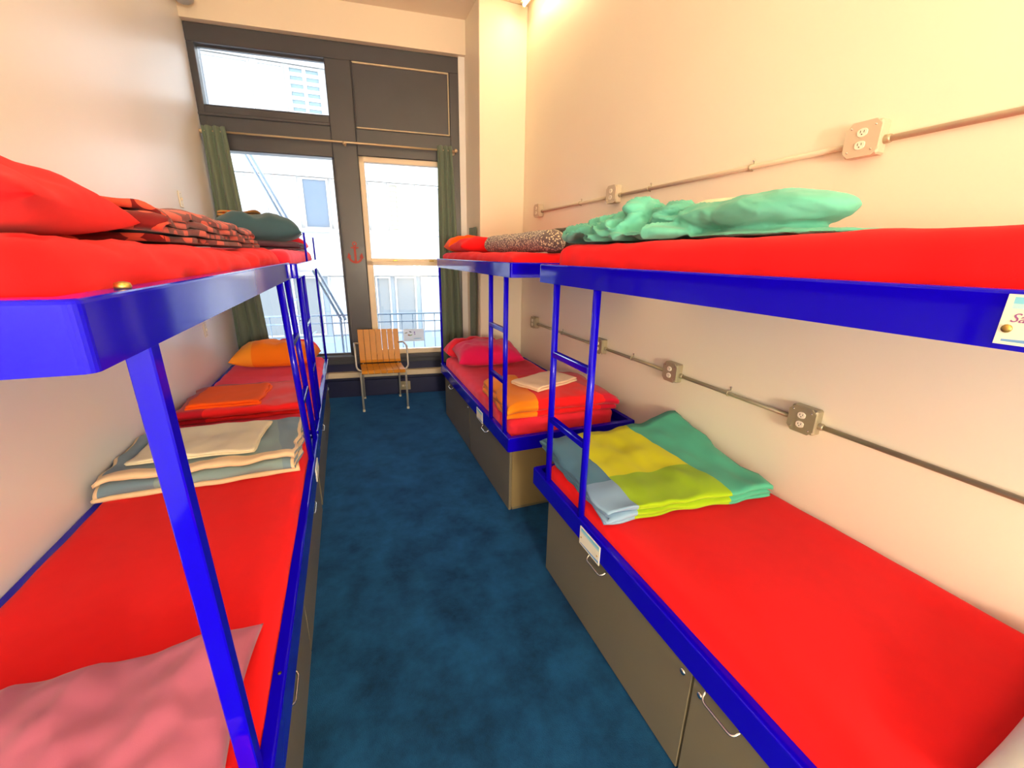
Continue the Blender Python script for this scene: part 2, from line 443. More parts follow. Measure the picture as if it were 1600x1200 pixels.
# ---------------------------------------------------------------- shell
struct(box('floor', XWL-.1, XWR+.1, YB-.1, 5.5, -.12, 0, M['carpet']), 'mottled dark blue carpet floor along the aisle', 'floor')
struct(box('ceiling', XWL-.1, XWR+.1, YB-.1, 5.5, ZC, ZC+.1, M['ceil']), 'cream ceiling high above the bunks', 'ceiling')
struct(box('wall_left', XWL-.12, XWL, YB, 5.5, -.12, ZC+.1, M['wall_white']), 'smooth white wall behind the left bunks', 'wall')
struct(box('wall_right', XWR, XWR+.12, YB, 5.5, -.12, ZC+.1, M['wall']), 'cream wall with conduits behind the right bunks', 'wall')
struct(box('wall_back', XWL-.12, XWR+.12, YB-.12, YB, -.12, ZC+.1, M['wall']), 'cream wall behind the viewer', 'wall')
struct(box('wall_pier', 1.348, XWR, 4.416, 5.35, 0, ZC, M['wall'], None, .006), 'cream pier in the corner right of the window', 'wall')
wf = wbox('wall_front', XWL-.1, 1.36, -.07, .16, 3.575, ZC+.05, M['ceil']); struct(wf, 'cream wall strip above the dark window frame', 'wall')
struct(wbox('wall_front_side', 1.285, 1.40, -.02, .14, -.1, 3.6, M['wall_white']), 'narrow white wall return beside the window frame', 'wall')
struct(wbox('wall_front_base', XWL-.05, 1.36, .02, .16, -.1, .42, M['navy_base']), 'navy painted wall under the window', 'wall')

# window joinery
tf = struct(thing('trim_1', 'x', 'x', W(Vector((.1, 0, 0)))), 'charcoal painted timber window frame filling the end wall', 'window frame')
wbox('head', XWL+.002, 1.288, -.005, .15, 3.425, 3.572, M['navy'], tf, .006)
wbox('head_moulding', XWL+.002, 1.24, .0, .03, 3.505, 3.525, M['navy'], tf, .006)
wbox('jamb', XWL+.002, -1.075, 0, .15, .40, 3.43, M['navy'], tf, .006)
wbox('jamb', 1.19, 1.288, -.005, .15, .40, 3.43, M['navy'], tf, .006)
wbox('mullion', .0, .240, -.012, .15, .40, 3.43, M['navy'], tf, .008)
wbox('mullion_bead', .012, .022, -.018, -.010, .50, 2.60, M['navy'], tf, .002)
wbox('transom', -1.08, .002, .0, .15, 2.565, 2.935, M['navy'], tf, .006)
wbox('transom_ledge', -1.13, .002, -.022, .01, 2.845, 2.872, M['navy'], tf, .005)
wbox('transom', .238, 1.20, .0, .15, 2.60, 2.845, M['navy'], tf, .006)
wbox('sash_stop', -1.075, 0, .05, .10, 2.935, 2.955, M['navy'], tf, .004)
wbox('sash_stop', -.02, 0, .05, .10, .50, 2.565, M['navy'], tf, .004)
wbox('sill', XWL+.002, 1.288, -.045, .15, .452, .50, M['navy'], tf, .008)
wbox('sill_apron', XWL+.002, 1.288, -.015, .03, .40, .452, M['navy'], tf, .006)
pn = wbox('infill_panel', .238, 1.192, .012, .14, 2.84, 3.43, M['navy'], tf, .004)
for a in ((.246, 1.186, 3.488-.075, 3.503-.075), (.246, 1.186, 2.850, 2.862)): wbox('bead', a[0], a[1], -.004, .016, a[2], a[3], M['bead'], pn, .003)
for a in (.246, 1.174): wbox('bead', a, a+.012, -.004, .016, 2.85, 3.428, M['bead'] if a > 1 else M['navy'], pn, .003)
def pane(parent, x0, x1, z0, z1, d): return wbox('pane', x0, x1, d, d+.005, z0, z1, M['glass'], parent)
w1 = struct(wbox('window_1', -1.07, -.005, .06, .09, 3.41, 3.427, M['navy']), 'wide glass light at the upper left of the dark frame', 'window')
pane(w1, -1.07, -.005, 2.94, 3.42, .072)
w2 = struct(wbox('window_2', -1.07, -.02, .06, .09, .498, .52, M['navy']), 'tall fixed glass pane left of the anchor mullion', 'window')
pane(w2, -1.07, -.005, .50, 2.565, .072)
w3 = struct(thing('window_3', 'x', 'x', W(Vector((.7, 0, .5)))), 'cream painted sash window right of the anchor mullion', 'window')
wt = M['white_trim']
us = boxes('upper_sash', [(.240, .292, .02, .10, 1.52, 2.60), (1.14, 1.192, .02, .10, 1.52, 2.60), (.240, 1.192, .02, .10, 2.548, 2.60), (.240, 1.192, .05, .09, 1.555, 1.585)], wt, w3, .004, W)
pane(us, .29, 1.142, 1.57, 2.55, .085)
ls = boxes('lower_sash', [(.240, .305, .005, .06, .50, 1.565), (1.127, 1.192, .005, .06, .50, 1.565), (.240, 1.192, .005, .06, 1.512, 1.558), (.240, 1.192, -.002, .06, .50, .552)], wt, w3, .004, W)
pane(ls, .30, 1.13, .55, 1.515, .03)
for x in (.52, .92): wbox('sash_lock', x, x+.05, .0, .03, 1.558, 1.572, M['brass'], w3, .003)
# skirting and beige raceway under the window
struct(wbox('trim_2', XWL+.01, 1.33, -.045, .025, .240, .305, M['cream_trim'], None, .006), 'beige boxed pipe cover running under the window', 'pipe cover')
struct(wbox('baseboard_front', XWL+.01, 1.34, -.012, .025, 0, .20, M['navy_base'], None, .005), 'navy baseboard under the window', 'baseboard')
# stencilled anchor on the mullion
def anchor():
    t = thing('anchor_emblem', 'red anchor emblem on the dark mullion between the windows', 'emblem', W(Vector((.13, -.013, 1.53))))
    cx, zt, zb = .130, 1.755, 1.530
    def ring(name, r0, r1, c, a0, a1, n=20):
        vs, fs = [], []
        for k in range(n+1):
            a = a0+(a1-a0)*k/n
            for r in (r0, r1):
                for d in (-.0135, -.0175): vs.append(W(Vector((c[0]+r*math.cos(a), d, c[1]+r*math.sin(a)))))
        for k in range(n):
            i = k*4; j = i+4
            fs += [(i+1, i+3, j+3, j+1), (i, j, j+2, i+2), (i, i+1, j+1, j), (i+2, j+2, j+3, i+3)]
        fs += [(0, 2, 3, 1), (n*4, n*4+1, n*4+3, n*4+2)]
        mk(name, vs, fs, M['anchor'], t)
    ring('ring', .014, .024, (cx, zt-.022), 0, 2*math.pi)
    wbox('shank', cx-.011, cx+.011, -.0175, -.0135, zb+.02, zt-.044, M['anchor'], t)
    wbox('stock', cx-.040, cx+.040, -.0175, -.0135, zt-.068, zt-.054, M['anchor'], t)
    ring('arms', .052, .074, (cx, zb+.074), math.radians(192), math.radians(348))
    for s in (-1, 1):
        vs = [W(Vector((cx+s*x, d, z))) for d in (-.0175, -.0135) for x, z in ((.040, zb+.070), (.086, zb+.052), (.068, zb+.112))]
        mk('fluke', vs, [(0, 1, 2), (5, 4, 3), (0, 3, 4, 1), (1, 4, 5, 2), (2, 5, 3, 0)], M['anchor'], t)
anchor()

# curtains on a brass rod
rod = thing('curtain_rod', 'long brass curtain rod across the window above both curtains', 'curtain rod', W(Vector((.1, -.06, 2.70))))
tube('pole', [W(Vector((-1.115, -.065, 2.705))), W(Vector((1.235, -.065, 2.695)))], .0095, M['rod'], rod)
for x in (-1.115, 1.235): lathe('finial', [(.004, -.02), (.016, -.012), (.021, 0), (.016, .014), (.004, .022)], W(Vector((x, -.065, 2.70))), (1, -.108, 0), M['rod'], rod, 14)
for x in (-1.09, .128, 1.215):
    b = tube('bracket', [W(Vector((x, 0, 2.685))), W(Vector((x, -.05, 2.685))), W(Vector((x, -.068, 2.69)))], .007, M['rod'], rod)
    if x > 0 and x < 1: lathe('bracket_knob', [(.003, -.02), (.016, -.012), (.020, 0), (.016, .012), (.003, .02)], W(Vector((x, -.088, 2.685))), NW, M['rod'], b, 14)
    lathe('bracket_plate', [(.022, 0), (.022, .006), (.012, .012)], W(Vector((x, 0.0, 2.685))), -NW, M['rod'], b, 14)
def curtain(name, xt0, xt1, xb0, xb1, ztop, zbot, folds, label, amp=.027, dist=-.092):
    nx, nz_ = folds*14, 36; vs, fs = [], []
    for side in (0, 1):
        for j in range(nz_+1):
            s = j/nz_; z = ztop+(zbot-ztop)*s
            for i in range(nx+1):
                u = i/nx; x = (xt0+(xt1-xt0)*u)*(1-s)+(xb0+(xb1-xb0)*u)*s
                ph = 2*math.pi*folds*u+.5*nz(u*3, s*2.5, 3)
                d = dist+(amp*(.75+.35*s))*math.sin(ph)+.006*nz(u*8, s*7, 1)
                x += .008*math.cos(ph)*s
                vs.append(W(Vector((x, d+side*.003, z))))
    n1 = (nx+1)*(nz_+1)
    for j in range(nz_):
        for i in range(nx):
            a = j*(nx+1)+i; q = (a, a+1, a+nx+2, a+nx+1); fs.append(q); fs.append(tuple(n1+k for k in q[::-1]))
    for i in range(nx): fs.append((i, n1+i, n1+i+1, i+1)); a = nz_*(nx+1)+i; fs.append((a, a+1, n1+a+1, n1+a))
    for j in range(nz_):
        a = j*(nx+1); fs.append((a, a+nx+1, n1+a+nx+1, n1+a)); a += nx; fs.append((a, n1+a, n1+a+nx+1, a+nx+1))
    o = mk(name, vs, fs, M['curtain'], None, True); return tag(o, label, 'curtain', 'green curtains at the window')
curtain('curtain', -1.10, -.905, -1.125, -.80, 2.745, .30, 3, 'grey green pleated curtain hanging beside the left wall')
curtain('curtain', 1.04, 1.195, 1.0, 1.272, 2.735, .40, 3, 'grey green pleated curtain hanging right of the sash window')
# a narrow dark green cloth on the side of the pier
vs, fs = [], []
for side in (0, 1):
    for j in range(25):
        for i in range(13):
            u, s = i/12, j/24
            vs.append(Vector((1.338-side*.004-.010*(1+math.sin(u*9+s*2))*.6-.012*s, 4.50+.26*u+.02*s*nz(u, s*3, 1), 1.92-1.34*s+.0*u)))
for j in range(24):
    for i in range(12):
        a = j*13+i; q = (a, a+1, a+14, a+13); fs.append(q[::-1]); fs.append(tuple(325+k for k in q))
for i in range(12): fs.append((i, i+1, 326+i, 325+i)); a = 24*13+i; fs.append((a, 325+a, 326+a, a+1))
for j in range(24):
    a = j*13; fs.append((a, 325+a, 338+a, a+13)); a += 12; fs.append((a, a+13, 338+a, 325+a))
tag(mk('hanging_cloth', vs, fs, M['curtain'], None, True), 'narrow dark green cloth strip hanging on the side of the pier', 'cloth')

# ---------------------------------------------------------------- lamps
def tube_lamp(label, x, y0, y1, z, power, group='fluorescent tube lamps'):
    L = thing('tube_lamp', label, 'lamp', (x, (y0+y1)/2, ZC), group)
    box('housing', x-.035, x+.045, y0, y1, z+.02, ZC, M['white_trim'], L, .004)
    for y in (y0, y1-.02): box('lampholder', x-.014, x+.014, y, y+.02, z-.016, z+.022, M['ivory'], L, .003)
    tube('tube', [(x, y0+.02, z), (x, y1-.02, z)], .014, glow('tube_glow', WARM, 14.0), L, 12)
    ld = bpy.data.lights.new('tube_light', 'AREA'); ld.shape = 'RECTANGLE'; ld.size = .06; ld.size_y = y1-y0-.05; ld.energy = power; ld.color = WARM
    lo = bpy.data.objects.new('tube_light', ld); COL.objects.link(lo); lo.parent = L
    lo.location = Vector((x-.02, (y0+y1)/2, z-.022))-Vector(L.location); lo.rotation_euler = (0, math.radians(18), 0)
    return L
tube_lamp('bare warm fluorescent tube at the ceiling beside the pier', 1.735, 3.05, 4.30, 3.805, LAMP_SIDE)
tube_lamp('added unseen fluorescent tube at the ceiling over the near right bunk', 1.735, .6, 1.85, 3.805, LAMP_SIDE)  # extra tube out of view, added to brighten the beds
tube_lamp('added unseen fluorescent tube at the ceiling over the aisle', .25, -.9, .35, 3.80, FILL_MID)  # second extra tube, unseen, added as fill from above
# fill lamp added out of view behind the viewer to brighten the lower beds
bl = thing('fill_lamp', 'added warm globe fill lamp on the wall behind the viewer', 'lamp', (.30, YB, 1.45))
lathe('back_plate', [(.06, 0), (.06, .012), (.03, .02)], (.30, YB, 1.55), (0, 1, 0), M['steel'], bl)
lathe('globe', [(.02, -.10), (.075, -.07), (.10, 0), (.075, .07), (.02, .10)], (.30, YB+.13, 1.55), (0, 0, 1), glow('fill_glow', (1, .86, .66), 6.0), bl)
ld = bpy.data.lights.new('fill_light', 'POINT'); ld.energy = FILL_BACK; ld.shadow_soft_size = .25; ld.color = (1, .86, .68)
lo = bpy.data.objects.new('fill_light', ld); COL.objects.link(lo); lo.parent = bl; lo.location = Vector((.30, YB+.40, 1.55))-Vector(bl.location)
# grey round fixture in the corner over the window
df = thing('ceiling_fixture', 'small grey round fixture in the corner above the window', 'fixture', (-1.05, 5.0, ZC))
lathe('stem', [(.03, 0), (.03, .19)], (-1.065, 4.97, ZC-.19), (0, 0, 1), M['galv'], df)
lathe('dome', [(.012, 0), (.045, .008), (.075, .03), (.085, .06), (.08, .085), (.03, .095)], (-1.045, 4.97, 3.602), (0, 0, 1), M['chrome'], df)

# ---------------------------------------------------------------- bunks
def card(name, y0, y1, z0, z1, x, parent, side=-1, mat=None):
    """small printed card fixed to a rail, facing the aisle"""
    vs = [Vector((x+side*d, y, z)) for d in (0, .003) for (y, z) in ((y0, z0), (y1, z0), (y1, z1), (y0, z1))]
    fs = [(4, 5, 6, 7), (3, 2, 1, 0), (0, 1, 5, 4), (1, 2, 6, 5), (2, 3, 7, 6), (3, 0, 4, 7)]
    uv = [(0, 0), (1, 0), (1, 1), (0, 1)]*2
    return mk(name, vs, fs, mat, parent, False, uv)
M['card'] = patch_fabric('printed_card', (.85, .84, .72), [((.45, .72, .80), [(0, 1, .72), (0, -1, -.95), (1, 0, .05), (-1, 0, -.96)]), ((.22, .62, .82), [(0, 1, .82), (0, -1, -.95), (1, 0, .05), (-1, 0, -.96)]), ((.16, .36, .70), [(.10, -1, -.10), (0, 1, .06), (1, 0, .05), (-1, 0, -.96)])], 0)
def bunk(label, xf, xb, y0, y1, z1t, z1b, z2t, z2b, ladder, post, ends, xf2=None):
    """xf = aisle face, xb = wall side; ladder = two stile positions, post = (y, size)"""
    xf2 = xf if xf2 is None else xf2
    s = 1 if xb > xf else -1                       # towards the wall
    T = thing('bunk_bed', label, 'bunk bed', ((xf+xb)/2, (y0+y1)/2, z2b), 'blue steel bunk beds')
    def rails(name, zt, zb, f):
        # a folded sheet-steel section swept round the tray with rounded corners
        prof = [(0, zb), (0, zt-.006), (.001, zt-.0025), (.0035, zt-.0006), (.007, zt), (.034, zt), (.034, zt-.005), (.008, zt-.006), (.006, zb)]
        xa, xc = sorted((f, xb)); R = .014; per = []
        for (qx, qy, a0) in ((xc, y1, 0), (xa, y1, 90), (xa, y0, 180), (xc, y0, 270)):
            for k in range(6): per.append((qx, qy, math.radians(a0+18*k)))
        vs, fs = [], []; n = len(prof)
        for (qx, qy, a) in per:
            sx = 1 if qx == xc else -1; sy = 1 if qy == y1 else -1
            for o, z in prof:
                r = max(R-o, 0); k = o-R if o > R else 0
                vs.append(Vector((qx-sx*(R+k)+r*math.cos(a), qy-sy*(R+k)+r*math.sin(a), z)))
        m = len(per)
        for i in range(m):
            for k in range(n):
                a, b = i*n+k, i*n+(k+1) % n; c, d = ((i+1) % m)*n+k, ((i+1) % m)*n+(k+1) % n
                fs.append((a, c, d, b))
        o = mk(name, vs, fs, M['blue'], T)
        box('deck', min(f, xb)+.009, max(f, xb)-.009, y0+.009, y1-.009, zb+.004, zb+.018, M['blue'], o)
        return o
    rails('upper_frame', z1t, z1b, xf); rails('lower_frame', z2t, z2b, xf2)
    xs = xf2+s*.0175; xu = xf+s*.0175
    zt = z1b+.002; zl = z2t-.002
    for y in ladder:
        tube('ladder_stile', [(xs, y, zl), (xu, y, zt)], .0155, M['blue'], T, 14)
    for z in (zl+(zt-zl)*.345, zl+(zt-zl)*.675):
        f = (z-zl)/(zt-zl); xx = xs+(xu-xs)*f
        box('ladder_rung', xx-.014, xx+.014, min(ladder)+.012, max(ladder)-.012, z-.014, z+.014, M['blue'], T, .003)
    for (py, size, px0, px1) in post:
        bm = bmesh.new(); h = size/2
        vs = bm_box(bm, px0-h, px0+h, py-h, py+h, zl, zt, .0025)
        for v in vs: v.co.x += (px1-px0)*(v.co.z-zl)/(zt-zl)
        from_bm('post', bm, M['blue'], T)
    for y in ends:
        tube('end_post', [(xs, y, zl), (xu, y, zt)], .011, M['blue'], T, 12)
    return T
Z1, Z1B, Z2, Z2B = 1.600, 1.517, .5345, .4406
bRN = bunk('near right blue steel bunk with ladder and teal comforter on top', XR, XWR-.004, -.17, 1.875, Z1, Z1B, Z2, Z2B, (1.718, 1.385), [(-.05, .034, XR+.0175, XR+.0175)], [])
bRF = bunk('far right blue steel bunk beside the window pier', XR, XWR-.004, 2.256, 4.300, Z1, Z1B, Z2, Z2B, (2.655, 2.372), [], [4.27])
bLN = bunk('near left blue steel bunk with square corner post', XLN, XWL+.004, 0.607, 2.69, 1.581, 1.496, .554, .440, (2.32, 2.62), [(.777, .034, -.283, -.295)], [], XL)
bLF = bunk('far left blue steel bunk below the green curtain', XL-.004, XWL+.004, 2.73, 4.78, 1.574, 1.493, .554, .440, (2.95, 3.22), [], [4.75])
# uprights above the far left bunk
for y, z in ((3.62, 1.775), (4.70, 1.775)):
    tube('guard_upright', [(XL-.012, y, 1.570), (XL-.012, y, z)], .0075, M['blue'], bLF)
lathe('brass_knob', [(.009, 0), (.0105, .004), (.009, .009), (.003, .011)], (XLN-.017, .765, 1.580), (0, 0, 1), M['brass'], bLN, 16)
lathe('screw_head', [(.005, 0), (.005, .003), (.002, .004)], (XL-.017, 1.01, .553), (0, 0, 1), M['dark'], bLN, 10)
# cards on the rails
c1 = card('name_card', .305, .165, 1.525, 1.594, XR, bRN, -1, M['card']); c1['label'] = 'white card with blue bands lettered Sa'
M['ink'] = paint('violet_ink', (.30, .10, .28), .6, 5, .02, 0)
text_part('lettering', 'Sa', .018, (XR-.0032, .2965, 1.5565), (0, -1, 0), (0, 0, 1), M['ink'], c1, .0003, .35)
lathe('screw_head', [(.006, 0), (.0055, .002), (.002, .003)], (XR-.003, .296, 1.547), (-1, 0, 0), M['brass'], c1, 12)
c2 = card('name_card', 1.352, 1.195, .425, .512, XR, bRN, -1, M['card']); c2['label'] = 'small white card on the lower rail'
for y in (1.338, 1.21): lathe('screw_head', [(.004, 0), (.004, .002), (.002, .003)], (XR-.003, y, .462), (-1, 0, 0), M['brass'], c2, 10)
c3 = card('name_card', 2.945, 2.795, .425, .512, XR, bRF, -1, M['card']); c3['label'] = 'small white card on the lower rail'
c4_ = card('name_card', 2.27, 2.42, .440, .515, XL, bLN, 1, M['card'])

# ---------------------------------------------------------------- cabinets under the lower beds
def cabinet(label, xf, xb, y0, y1, z1, seams, handles, locks, sidemat):
    s = 1 if xb > xf else -1
    T = thing('storage_cabinet', label, 'cabinet', ((xf+xb)/2, (y0+y1)/2, 0), 'storage cabinets under the bunks')
    a, b = sorted((xf+s*.018, xb)); box('body', a, b, y0, y1, 0.03, z1, sidemat, T, .003)
    a, b = sorted((xf+s*.03, xb-s*.02)); box('plinth', a, b, y0+.02, y1-.02, 0, .035, M['cab'], T)
    ys = [y0]+list(seams)+[y1]
    for i, (ya, yb) in enumerate(zip(ys, ys[1:])):
        a, b = sorted((xf, xf+s*.018))
        d = box('door', a, b, ya+.004, yb-.004, .012, z1-.004, M['cab'], T, .002)
        for hy, hz in handles:
            if ya < hy < yb:
                x0 = xf; x1 = xf-s*.030
                tube('handle', arc_path([(x0, hy-.06, hz), (x1, hy-.055, hz-.022), (x1, hy+.055, hz-.022), (x0, hy+.06, hz)], .02), .0035, M['steel'], d, 8)
        for ly, lz in locks:
            if ya < ly < yb: lathe('lock', [(.011, 0), (.011, .004), (.007, .007), (.002, .0075)], (xf, ly, lz), (-s, 0, 0), M['steel'], d, 14)
    return T
cabinet('taupe cabinet under the near right bed with wire handle', .878, XWR-.005, -.32, 1.70, .4395, [.690], [(1.215, .425), (.575, .438)], [(.728, .395), (.655, .385)], M['cab'])
cabinet('taupe cabinet with tan side under the far right bed', .878, XWR-.005, 2.262, 4.16, .4395, [3.215], [(2.735, .425), (3.82, .425)], [(3.25, .40)], M['cabside'])
cabinet('taupe cabinet under the near left bed', -.277, XWL+.005, .50, 2.685, .439, [1.58], [(1.10, .405), (2.10, .405)], [], M['cab'])
cabinet('taupe cabinet under the far left bed', -.277, XWL+.005, 2.74, 4.70, .439, [3.70], [(3.2, .405), (4.2, .405)], [(3.66, .40)], M['cab'])

# ---------------------------------------------------------------- mattresses
mattress(.905, 1.80, -.12, 1.79, 1.537, 1.688, M['red'], 'red sheeted mattress on the near right upper bunk', 1)
mattress(.905, 1.72, 2.29, 4.26, 1.537, 1.655, M['red'], 'red sheeted mattress on the far right upper bunk', 2)
mattress(.899, 1.812, -.12, 1.80, .461, .585, M['red'], 'plain red sheeted mattress on the near right lower bunk', 3, .002)
mattress(.905, 1.70, 2.33, 4.25, .461, .615, M['red_daylit'], 'red sheeted mattress on the far right lower bunk', 4)
mattress(-1.09, -.318, .66, 2.64, 1.516, 1.643, M['red'], 'red sheeted mattress on the near left upper bunk', 5, .013)
mattress(-1.09, -.290, 2.77, 4.74, 1.513, 1.650, M['red_daylit'], 'red sheeted mattress on the far left upper bunk', 6)
mattress(-1.10, -.276, .64, 2.63, .461, .578, M['red'], 'red sheeted mattress on the near left lower bunk', 7, .003)
mattress(-1.085, -.280, 2.78, 4.74, .461, .598, M['red_daylit'], 'red sheeted mattress on the far left lower bunk', 8)

# ---------------------------------------------------------------- near right lower bed
M['quilt'] = patch_fabric('patched_quilt', (.075, .44, .28), [
    ((.70, .70, .005), [(-1, -.10, -.72)]),
    ((.32, .53, .008), [(-1, -.10, -.72), (0, -1, -.34)]),
    ((.085, .22, .33), [(-1, 0, -.17)]), ((.24, .40, .58), [(-1, 0, -.17), (0, -1, -.30)])], .1)
folded('quilt', 1.352, 1.555, .589, .85, .74, 5, .012, M['quilt'], None, 'folded quilt with yellow lime teal and blue patches on red sheet', 'quilt', math.radians(-5), 3, 60, .020, gap=.25, edge=.05,
       lift=lambda x, y: .075*max(0, (x-1.40)/.36)**1.5*max(0, (y-1.35)/.5))
cushion('pillow', 1.44, -.005, .589, .74, .50, .105, M['white_cloth'], None, 'white pillow at the near end of the right lower bed', 'pillow', math.radians(6), .016, 5)

# far right lower bed
M['duvet_rf'] = patch_fabric('red_and_orange_duvet', (.84, .010, .014), [((.96, .27, .008), [(-1, .04, -.26)]), ((.62, .004, .03), [(1, .25, .86)])], .15)
folded('duvet', 1.315, 2.66, .616, .80, .66, 3, .030, M['duvet_rf'], None, 'puffy folded red duvet with orange side panel', 'duvet', math.radians(-3), 8, 54, .016, gap=.3, puff=.025, edge=.05)
folded('towel', 1.29, 2.63, .760, .42, .27, 2, .012, M['peach'], None, 'cream towel folded on the red and orange duvet', 'towel', math.radians(22), 4, 30, .008)
cushion('pillow', 1.235, 3.83, .616, .64, .42, .19, M['magenta'], None, 'magenta pillow on the far right lower bed', 'pillow', math.radians(-4), .014, 3, tilt=(0, .05))
cushion('pillow', 1.18, 4.14, .618, .60, .18, .21, M['red_daylit'], None, 'red pillow standing behind the magenta pillow', 'pillow', 0, .012, 6)

# near left lower bed
cushion('pillow', -.640, .895, .579, .66, .50, .085, M['pink'], None, 'dusty pink pillow at the near end of the left lower bed', 'pillow', math.radians(0), .024, 11, n=64, wscale=7)
M['hem'] = fabric('cream_hem', (.80, .60, .38), .1)
M['greyblue'] = patch_fabric('grey_blue_blanket', (.20, .30, .31), [((.14, .23, .30), [(-1, .15, -.28)]), ((.15, .24, .30), [(1, .1, .93)])], .2)
folded('blanket', -.715, 2.405, .579, .80, .56, 4, .020, M['greyblue'], None, 'grey blue blanket with cream hems folded on the near left bed', 'blanket', math.radians(2), 5, 50, .014, hem=M['hem'], gap=.35, edge=.05)
folded('towel', -.745, 2.42, .688, .52, .40, 2, .009, M['cream'], None, 'pale cream towel lying on the grey blue blanket', 'towel', math.radians(-3), 6, 34, .010, edge=.05)
# far left lower bed
M['redblk'] = patch_fabric('two_tone_red_blanket', (.84, .014, .016), [((.50, .006, .02), [(-1, .35, -.22)])], .2)
folded('blanket', -.695, 3.26, .599, .76, .60, 3, .022, M['redblk'], None, 'red blanket with dark red corner folded on the far left bed', 'blanket', 0, 2, 40, .012, edge=.04)
folded('towel', -.79, 3.20, .682, .41, .42, 2, .014, M['orange'], None, 'bright orange towel folded on the red blanket', 'towel', math.radians(-2), 1, 30, .005)
M['amber2'] = patch_fabric('amber_two_tone_pillowcase', (.96, .22, .008), [((.98, .36, .03), [(-1, 0, -.26)])], .05)
cushion('pillow', -.665, 4.43, .604, .72, .36, .235, M['amber2'], None, 'orange and yellow pillow on the far left lower bed', 'pillow', math.radians(-6), .012, 2)
cushion('pillow', -.56, 4.68, .602, .50, .12, .20, M['red_daylit'], None, 'red pillow behind the orange and yellow pillow', 'pillow', 0, .010, 9)

# ---------------------------------------------------------------- near right upper bed
R0 = 1.690
cf = heap('comforter', [
    (Vector((1.06, 1.70, R0+.040)), (.15, .17, .042), .2, 0), (Vector((1.02, 1.52, R0+.030)), (.10, .20, .034), 0, 0), (Vector((1.10, 1.47, R0+.045)), (.18, .20, .050), 0, 0), (Vector((1.01, 1.28, R0+.024)), (.09, .20, .030), .1, 0),
    (Vector((1.10, 1.62, R0+.078)), (.13, .12, .032), .4, 0), (Vector((1.06, 1.385, R0+.100)), (.10, .070, .050), .3, 0), (Vector((1.12, 1.44, R0+.07)), (.15, .14, .05), 0, 0), (Vector((1.12, 1.24, R0+.078)), (.12, .13, .050), 0, 0),
    (Vector((1.10, 1.06, R0+.068)), (.105, .20, .044), -.05, 0), (Vector((1.09, .88, R0+.068)), (.115, .21, .052), 0, 0), (Vector((1.12, .90, R0+.010)), (.15, .30, .013), 0, 0)],
    M['teal'], None, .0062, 2, lambda p: .032 if p.y > 1.20 else (.032-.027*min(1, (1.20-p.y)/.12)), (9.5, 7.5, 18), 3, R0+.004, .003)
tag(cf, 'crumpled turquoise comforter on the near right upper bunk', 'comforter')
cushion('pillow', 1.45, 1.36, R0+.004, .36, .46, .165, M['cream'], None, 'pale cream pillow behind the turquoise comforter', 'pillow', 0, .008, 4, tilt=(.0, .0))
# far right upper bed
M['speckle'] = spots('speckled_blanket', (.16, .125, .13), (.74, .66, .48), 75, .40, .2)
rb = heap('rolled_blanket', [(Vector((1.16, y, 1.722)), (.085, .10, .066), 0, 0) for y in [2.36+.055*k for k in range(20)]], M['speckle'], None, .010, 4, .006, (8, 4, 10), 5, 1.657, .003)
tag(rb, 'speckled grey and brown blanket rolled up on the far right bunk', 'blanket')
folded('blanket', 1.57, 2.72, 1.657, .26, .56, 4, .034, M['charcloth'], None, 'charcoal blanket folded behind the speckled roll', 'blanket', 0, 9, 24, .012)
cushion('pillow', 1.18, 3.80, 1.657, .52, .46, .125, M['red'], None, 'red pillow beside the speckled roll on the upper bunk', 'pillow', 0, .010, 8)
cushion('pillow', 1.16, 4.13, 1.657, .48, .20, .150, M['orange'], None, 'orange pillow behind the red one on the far right upper bunk', 'pillow', 0, .010, 14)
# near left upper bed
cushion('pillow', -.67, .90, 1.648, .62, .60, .125, M['red'], None, 'big red pillow on the near left upper bunk', 'pillow', math.radians(10), .018, 21, n=56, wscale=8)
M['redpat'] = spots('red_patterned_cloth', (.14, .005, .006), (.56, .065, .035), 15, .45, .15)
folded('blanket', -.66, 1.92, 1.654, .52, 1.30, 4, .018, M['redpat'], None, 'dark red patterned blanket folded behind the big red pillow', 'blanket', math.radians(1), 12, 50, .020, edge=.12, gap=.35)
# far left upper bed
cushion('pillow', -.64, 4.22, 1.716, .66, .46, .215, M['tealgreen'], None, 'slate teal pillow on the far left upper bunk by the curtain', 'pillow', math.radians(4), .014, 17)
folded('blanket', -.63, 4.24, 1.651, .62, .50, 3, .018, M['plum'], None, 'dark plum cloth folded under the slate teal pillow', 'blanket', 0, 7, 30, .010)
M['batik'] = spots('orange_batik_cloth', (.55, .30, .10), (.80, .16, .03), 22, .38, .1, (.25, .12, .04))
folded('scarf', -.78, 4.40, 1.915, .30, .22, 2, .018, M['batik'], None, 'crumpled orange and tan patterned scarf on the slate teal pillow', 'scarf', .1, 5, 24, .020)
cushion('pillow', -.43, 4.57, 1.651, .26, .26, .12, M['red_daylit'], None, 'small red pillow at the end of the far left upper bunk', 'pillow', 0, .012, 19)

